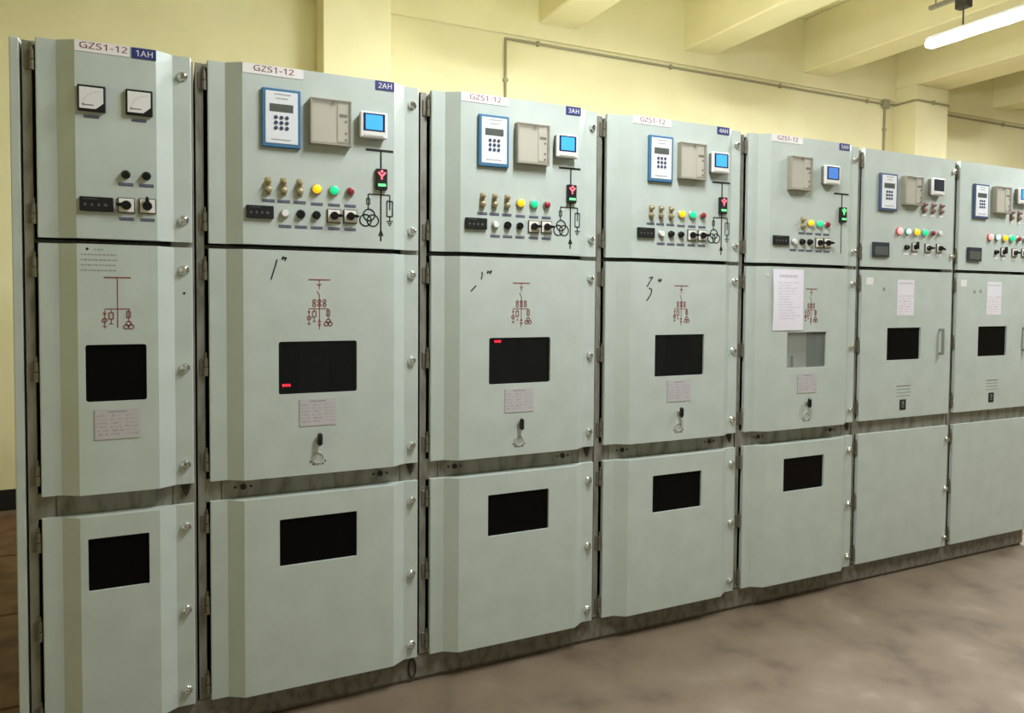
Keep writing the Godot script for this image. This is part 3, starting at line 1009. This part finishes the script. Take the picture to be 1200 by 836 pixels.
func panel_flat(cab: Node, i: int, dx: float) -> void:
	var z := ZD
	relay(0.139 + dx, 1.984, 0.271 + dx, 2.181, z, "relay_navy", cab)
	meter_box(0.315 + dx, 2.023, 0.457 + dx, 2.177, z, cab)
	power_meter(0.525 + dx, 2.086, 0.63 + dx, 2.181, z, "lcd_off" if i == 5 else "screen_blue", cab)
	for x in [0.5, 0.57, 0.639]:
		test_key(x + dx, 2.018, z, "brown_socket", cab)
		card("label_strip", x - 0.022 + dx, 1.974, x + 0.022 + dx, 1.984, z, 0.001, "label_white", cab)
	dome_lamp(0.303 + dx, 1.882, z, "lamp_pink", 0.0225, cab, "lit pale red lamp", "ring_red")
	dome_lamp(0.369 + dx, 1.882, z, "lamp_white", 0.019, cab, "lit white lamp with green ring", "ring_green")
	dome_lamp(0.437 + dx, 1.882, z, "lamp_yellow", 0.021, cab, "lit yellow lamp")
	dome_lamp(0.505 + dx, 1.882, z, "lamp_green", 0.021, cab, "lit green lamp")
	dome_lamp(0.569 + dx, 1.882, z, "lamp_red_off", 0.017, cab, "unlit red lamp")
	push_button(0.628 + dx, 1.884, z, "button_white", 0.014, cab)
	var o := put_box("counter", Vector3(0.1 + dx, 1.738, z), Vector3(0.222 + dx, 1.817, z + 0.012), "lcd_off", cab, 0.002)
	put_box("display", Vector3(0.112 + dx, 1.75, z + 0.011), Vector3(0.21 + dx, 1.795, z + 0.0128), "lcd_grey", o)
	push_button(0.364 + dx, 1.797, z, "plastic_knob", 0.0145, cab)
	rotary_switch(0.432 + dx, 1.801, z, Vector2(0, 1), cab)
	rotary_switch(0.538 + dx, 1.799, z, Vector2.RIGHT, cab)
	rotary_switch(0.632 + dx, 1.802, z, Vector2(1, -0.35).normalized(), cab)
	for x in [0.364, 0.432, 0.538, 0.632]:
		card("label_strip", x - 0.021 + dx, 1.757, x + 0.021 + dx, 1.767, z, 0.001, "label_white", cab)
	card("warning_sticker", 0.066, 1.592, 0.118, 1.631, z, 0.001, "label_white", cab)
	card("printed_sticker", 0.306, 1.428, 0.438, 1.622, z, 0.001, "print_sticker", cab)
	card("small_nameplate", 0.345, 0.914, 0.393, 0.97, z, 0.002, "print_mark", cab)
	var t := begin()
	for k in 4:
		for j in 12:
			stroke(t, Vector2(0.318 + j * 0.0095, 1.044 - k * 0.018), Vector2(0.3245 + j * 0.0095, 1.044 - k * 0.018), 0.007 if k == 0 else 0.0035, z, 0.0005)
	put("printing", t, "ink_faint", cab)
	for q in ([[0.2, 1.569]] if i == 5 else [[0.19, 1.562], [0.245, 1.566]]):
		var mk := begin()
		lathe(mk, Vector3(q[0], q[1], z), Vector3.BACK, [[0.011, 0.0], [0.011, 0.0005], [0.0, 0.0006]], 10)
		put("smudge", mk, "ink_note", cab)
	var h := begin()
	for y in [1.215, 1.35]:
		rod(h, Vector3(0.66, y, z), Vector3(0.66, y, z + 0.018), 0.007)
	box(h, Vector3(0.65, 1.208, z + 0.014), Vector3(0.67, 1.357, z + 0.026), 0.005)
	put("pull_handle", h, "handle_grey", cab)

func notice_sheet() -> void:
	# sheet of paper taped to the 5AH door, slightly bowed
	var s := begin()
	var n := 8
	var o := Vector3(XB[4] + 0.172, 1.36, ZC + 0.0016)
	for i in n:
		for j in n:
			var p := []
			for q in [[0, 0], [1, 0], [1, 1], [0, 1]]:
				var u: float = (i + q[0]) / float(n)
				var v: float = (j + q[1]) / float(n)
				p.append([o + Vector3(u * 0.2 + (1.0 - v) * 0.002, v * 0.297, 0.006 * sin(PI * v) * (1.0 - u) + 0.002 * sin(PI * u)), Vector2(u, 1.0 - v)])
			for k in [0, 2, 1, 0, 3, 2]:
				s.set_normal(Vector3.BACK)
				s.set_uv(p[k][1])
				s.add_vertex(p[k][0])
	s.generate_normals()
	var sheet := put("paper_notice", s, "print_notice", self)
	tag(sheet, "white paper notice taped to the middle door of the 5AH cabinet", "notice")

func conduit() -> void:
	var z := ZW + 0.014
	var y := 3.835
	var o := thing("electrical_conduit", Vector3(0, 0, 0))
	tag(o, "thin grey conduit running along the back wall with clips and a box", "conduit")
	var zf := ZW + 0.3 + 0.014
	var runs := [[Vector3(3.128, 0.1, z), Vector3(3.128, y, z), Vector3(8.02, y, z), Vector3(8.2, y, z + 0.02), Vector3(8.2, y, zf - 0.02), Vector3(8.24, y, zf), Vector3(8.765, y, zf), Vector3(8.795, y, zf - 0.02), Vector3(8.795, y, z), Vector3(14.5, y, z)], [Vector3(8.05, 0.1, z), Vector3(8.05, y, z)]]
	for r in runs:
		var s := begin()
		for i in r.size() - 1:
			rod(s, r[i], r[i + 1], 0.012, 10)
		for i in range(1, r.size() - 1):
			lathe(s, r[i] - Vector3(0, 0.012, 0), Vector3.UP, [[0.0, 0.0], [0.0085, 0.0035], [0.012, 0.012], [0.0085, 0.0205], [0.0, 0.024]], 10)
		put("pipe", s, "conduit_grey", o)
	put_box("junction_box", Vector3(8.0, y - 0.05, ZW + 0.001), Vector3(8.1, y + 0.05, ZW + 0.05), "conduit_grey", o, 0.006)
	for x in [3.45, 4.94, 6.4, 7.75, 8.5, 10.3, 11.6]:
		var zz := zf if x > 8.22 and x < 8.78 else z
		put_box("clip", Vector3(x - 0.016, y - 0.022, zz - 0.0135), Vector3(x + 0.016, y + 0.022, zz + 0.016), "conduit_grey", o, 0.004)
	put_box("clip", Vector3(3.106, 3.45, z - 0.0135), Vector3(3.15, 3.48, z + 0.016), "conduit_grey", o, 0.004)
	put_box("clip", Vector3(8.028, 3.52, z - 0.0135), Vector3(8.072, 3.55, z + 0.016), "conduit_grey", o, 0.004)
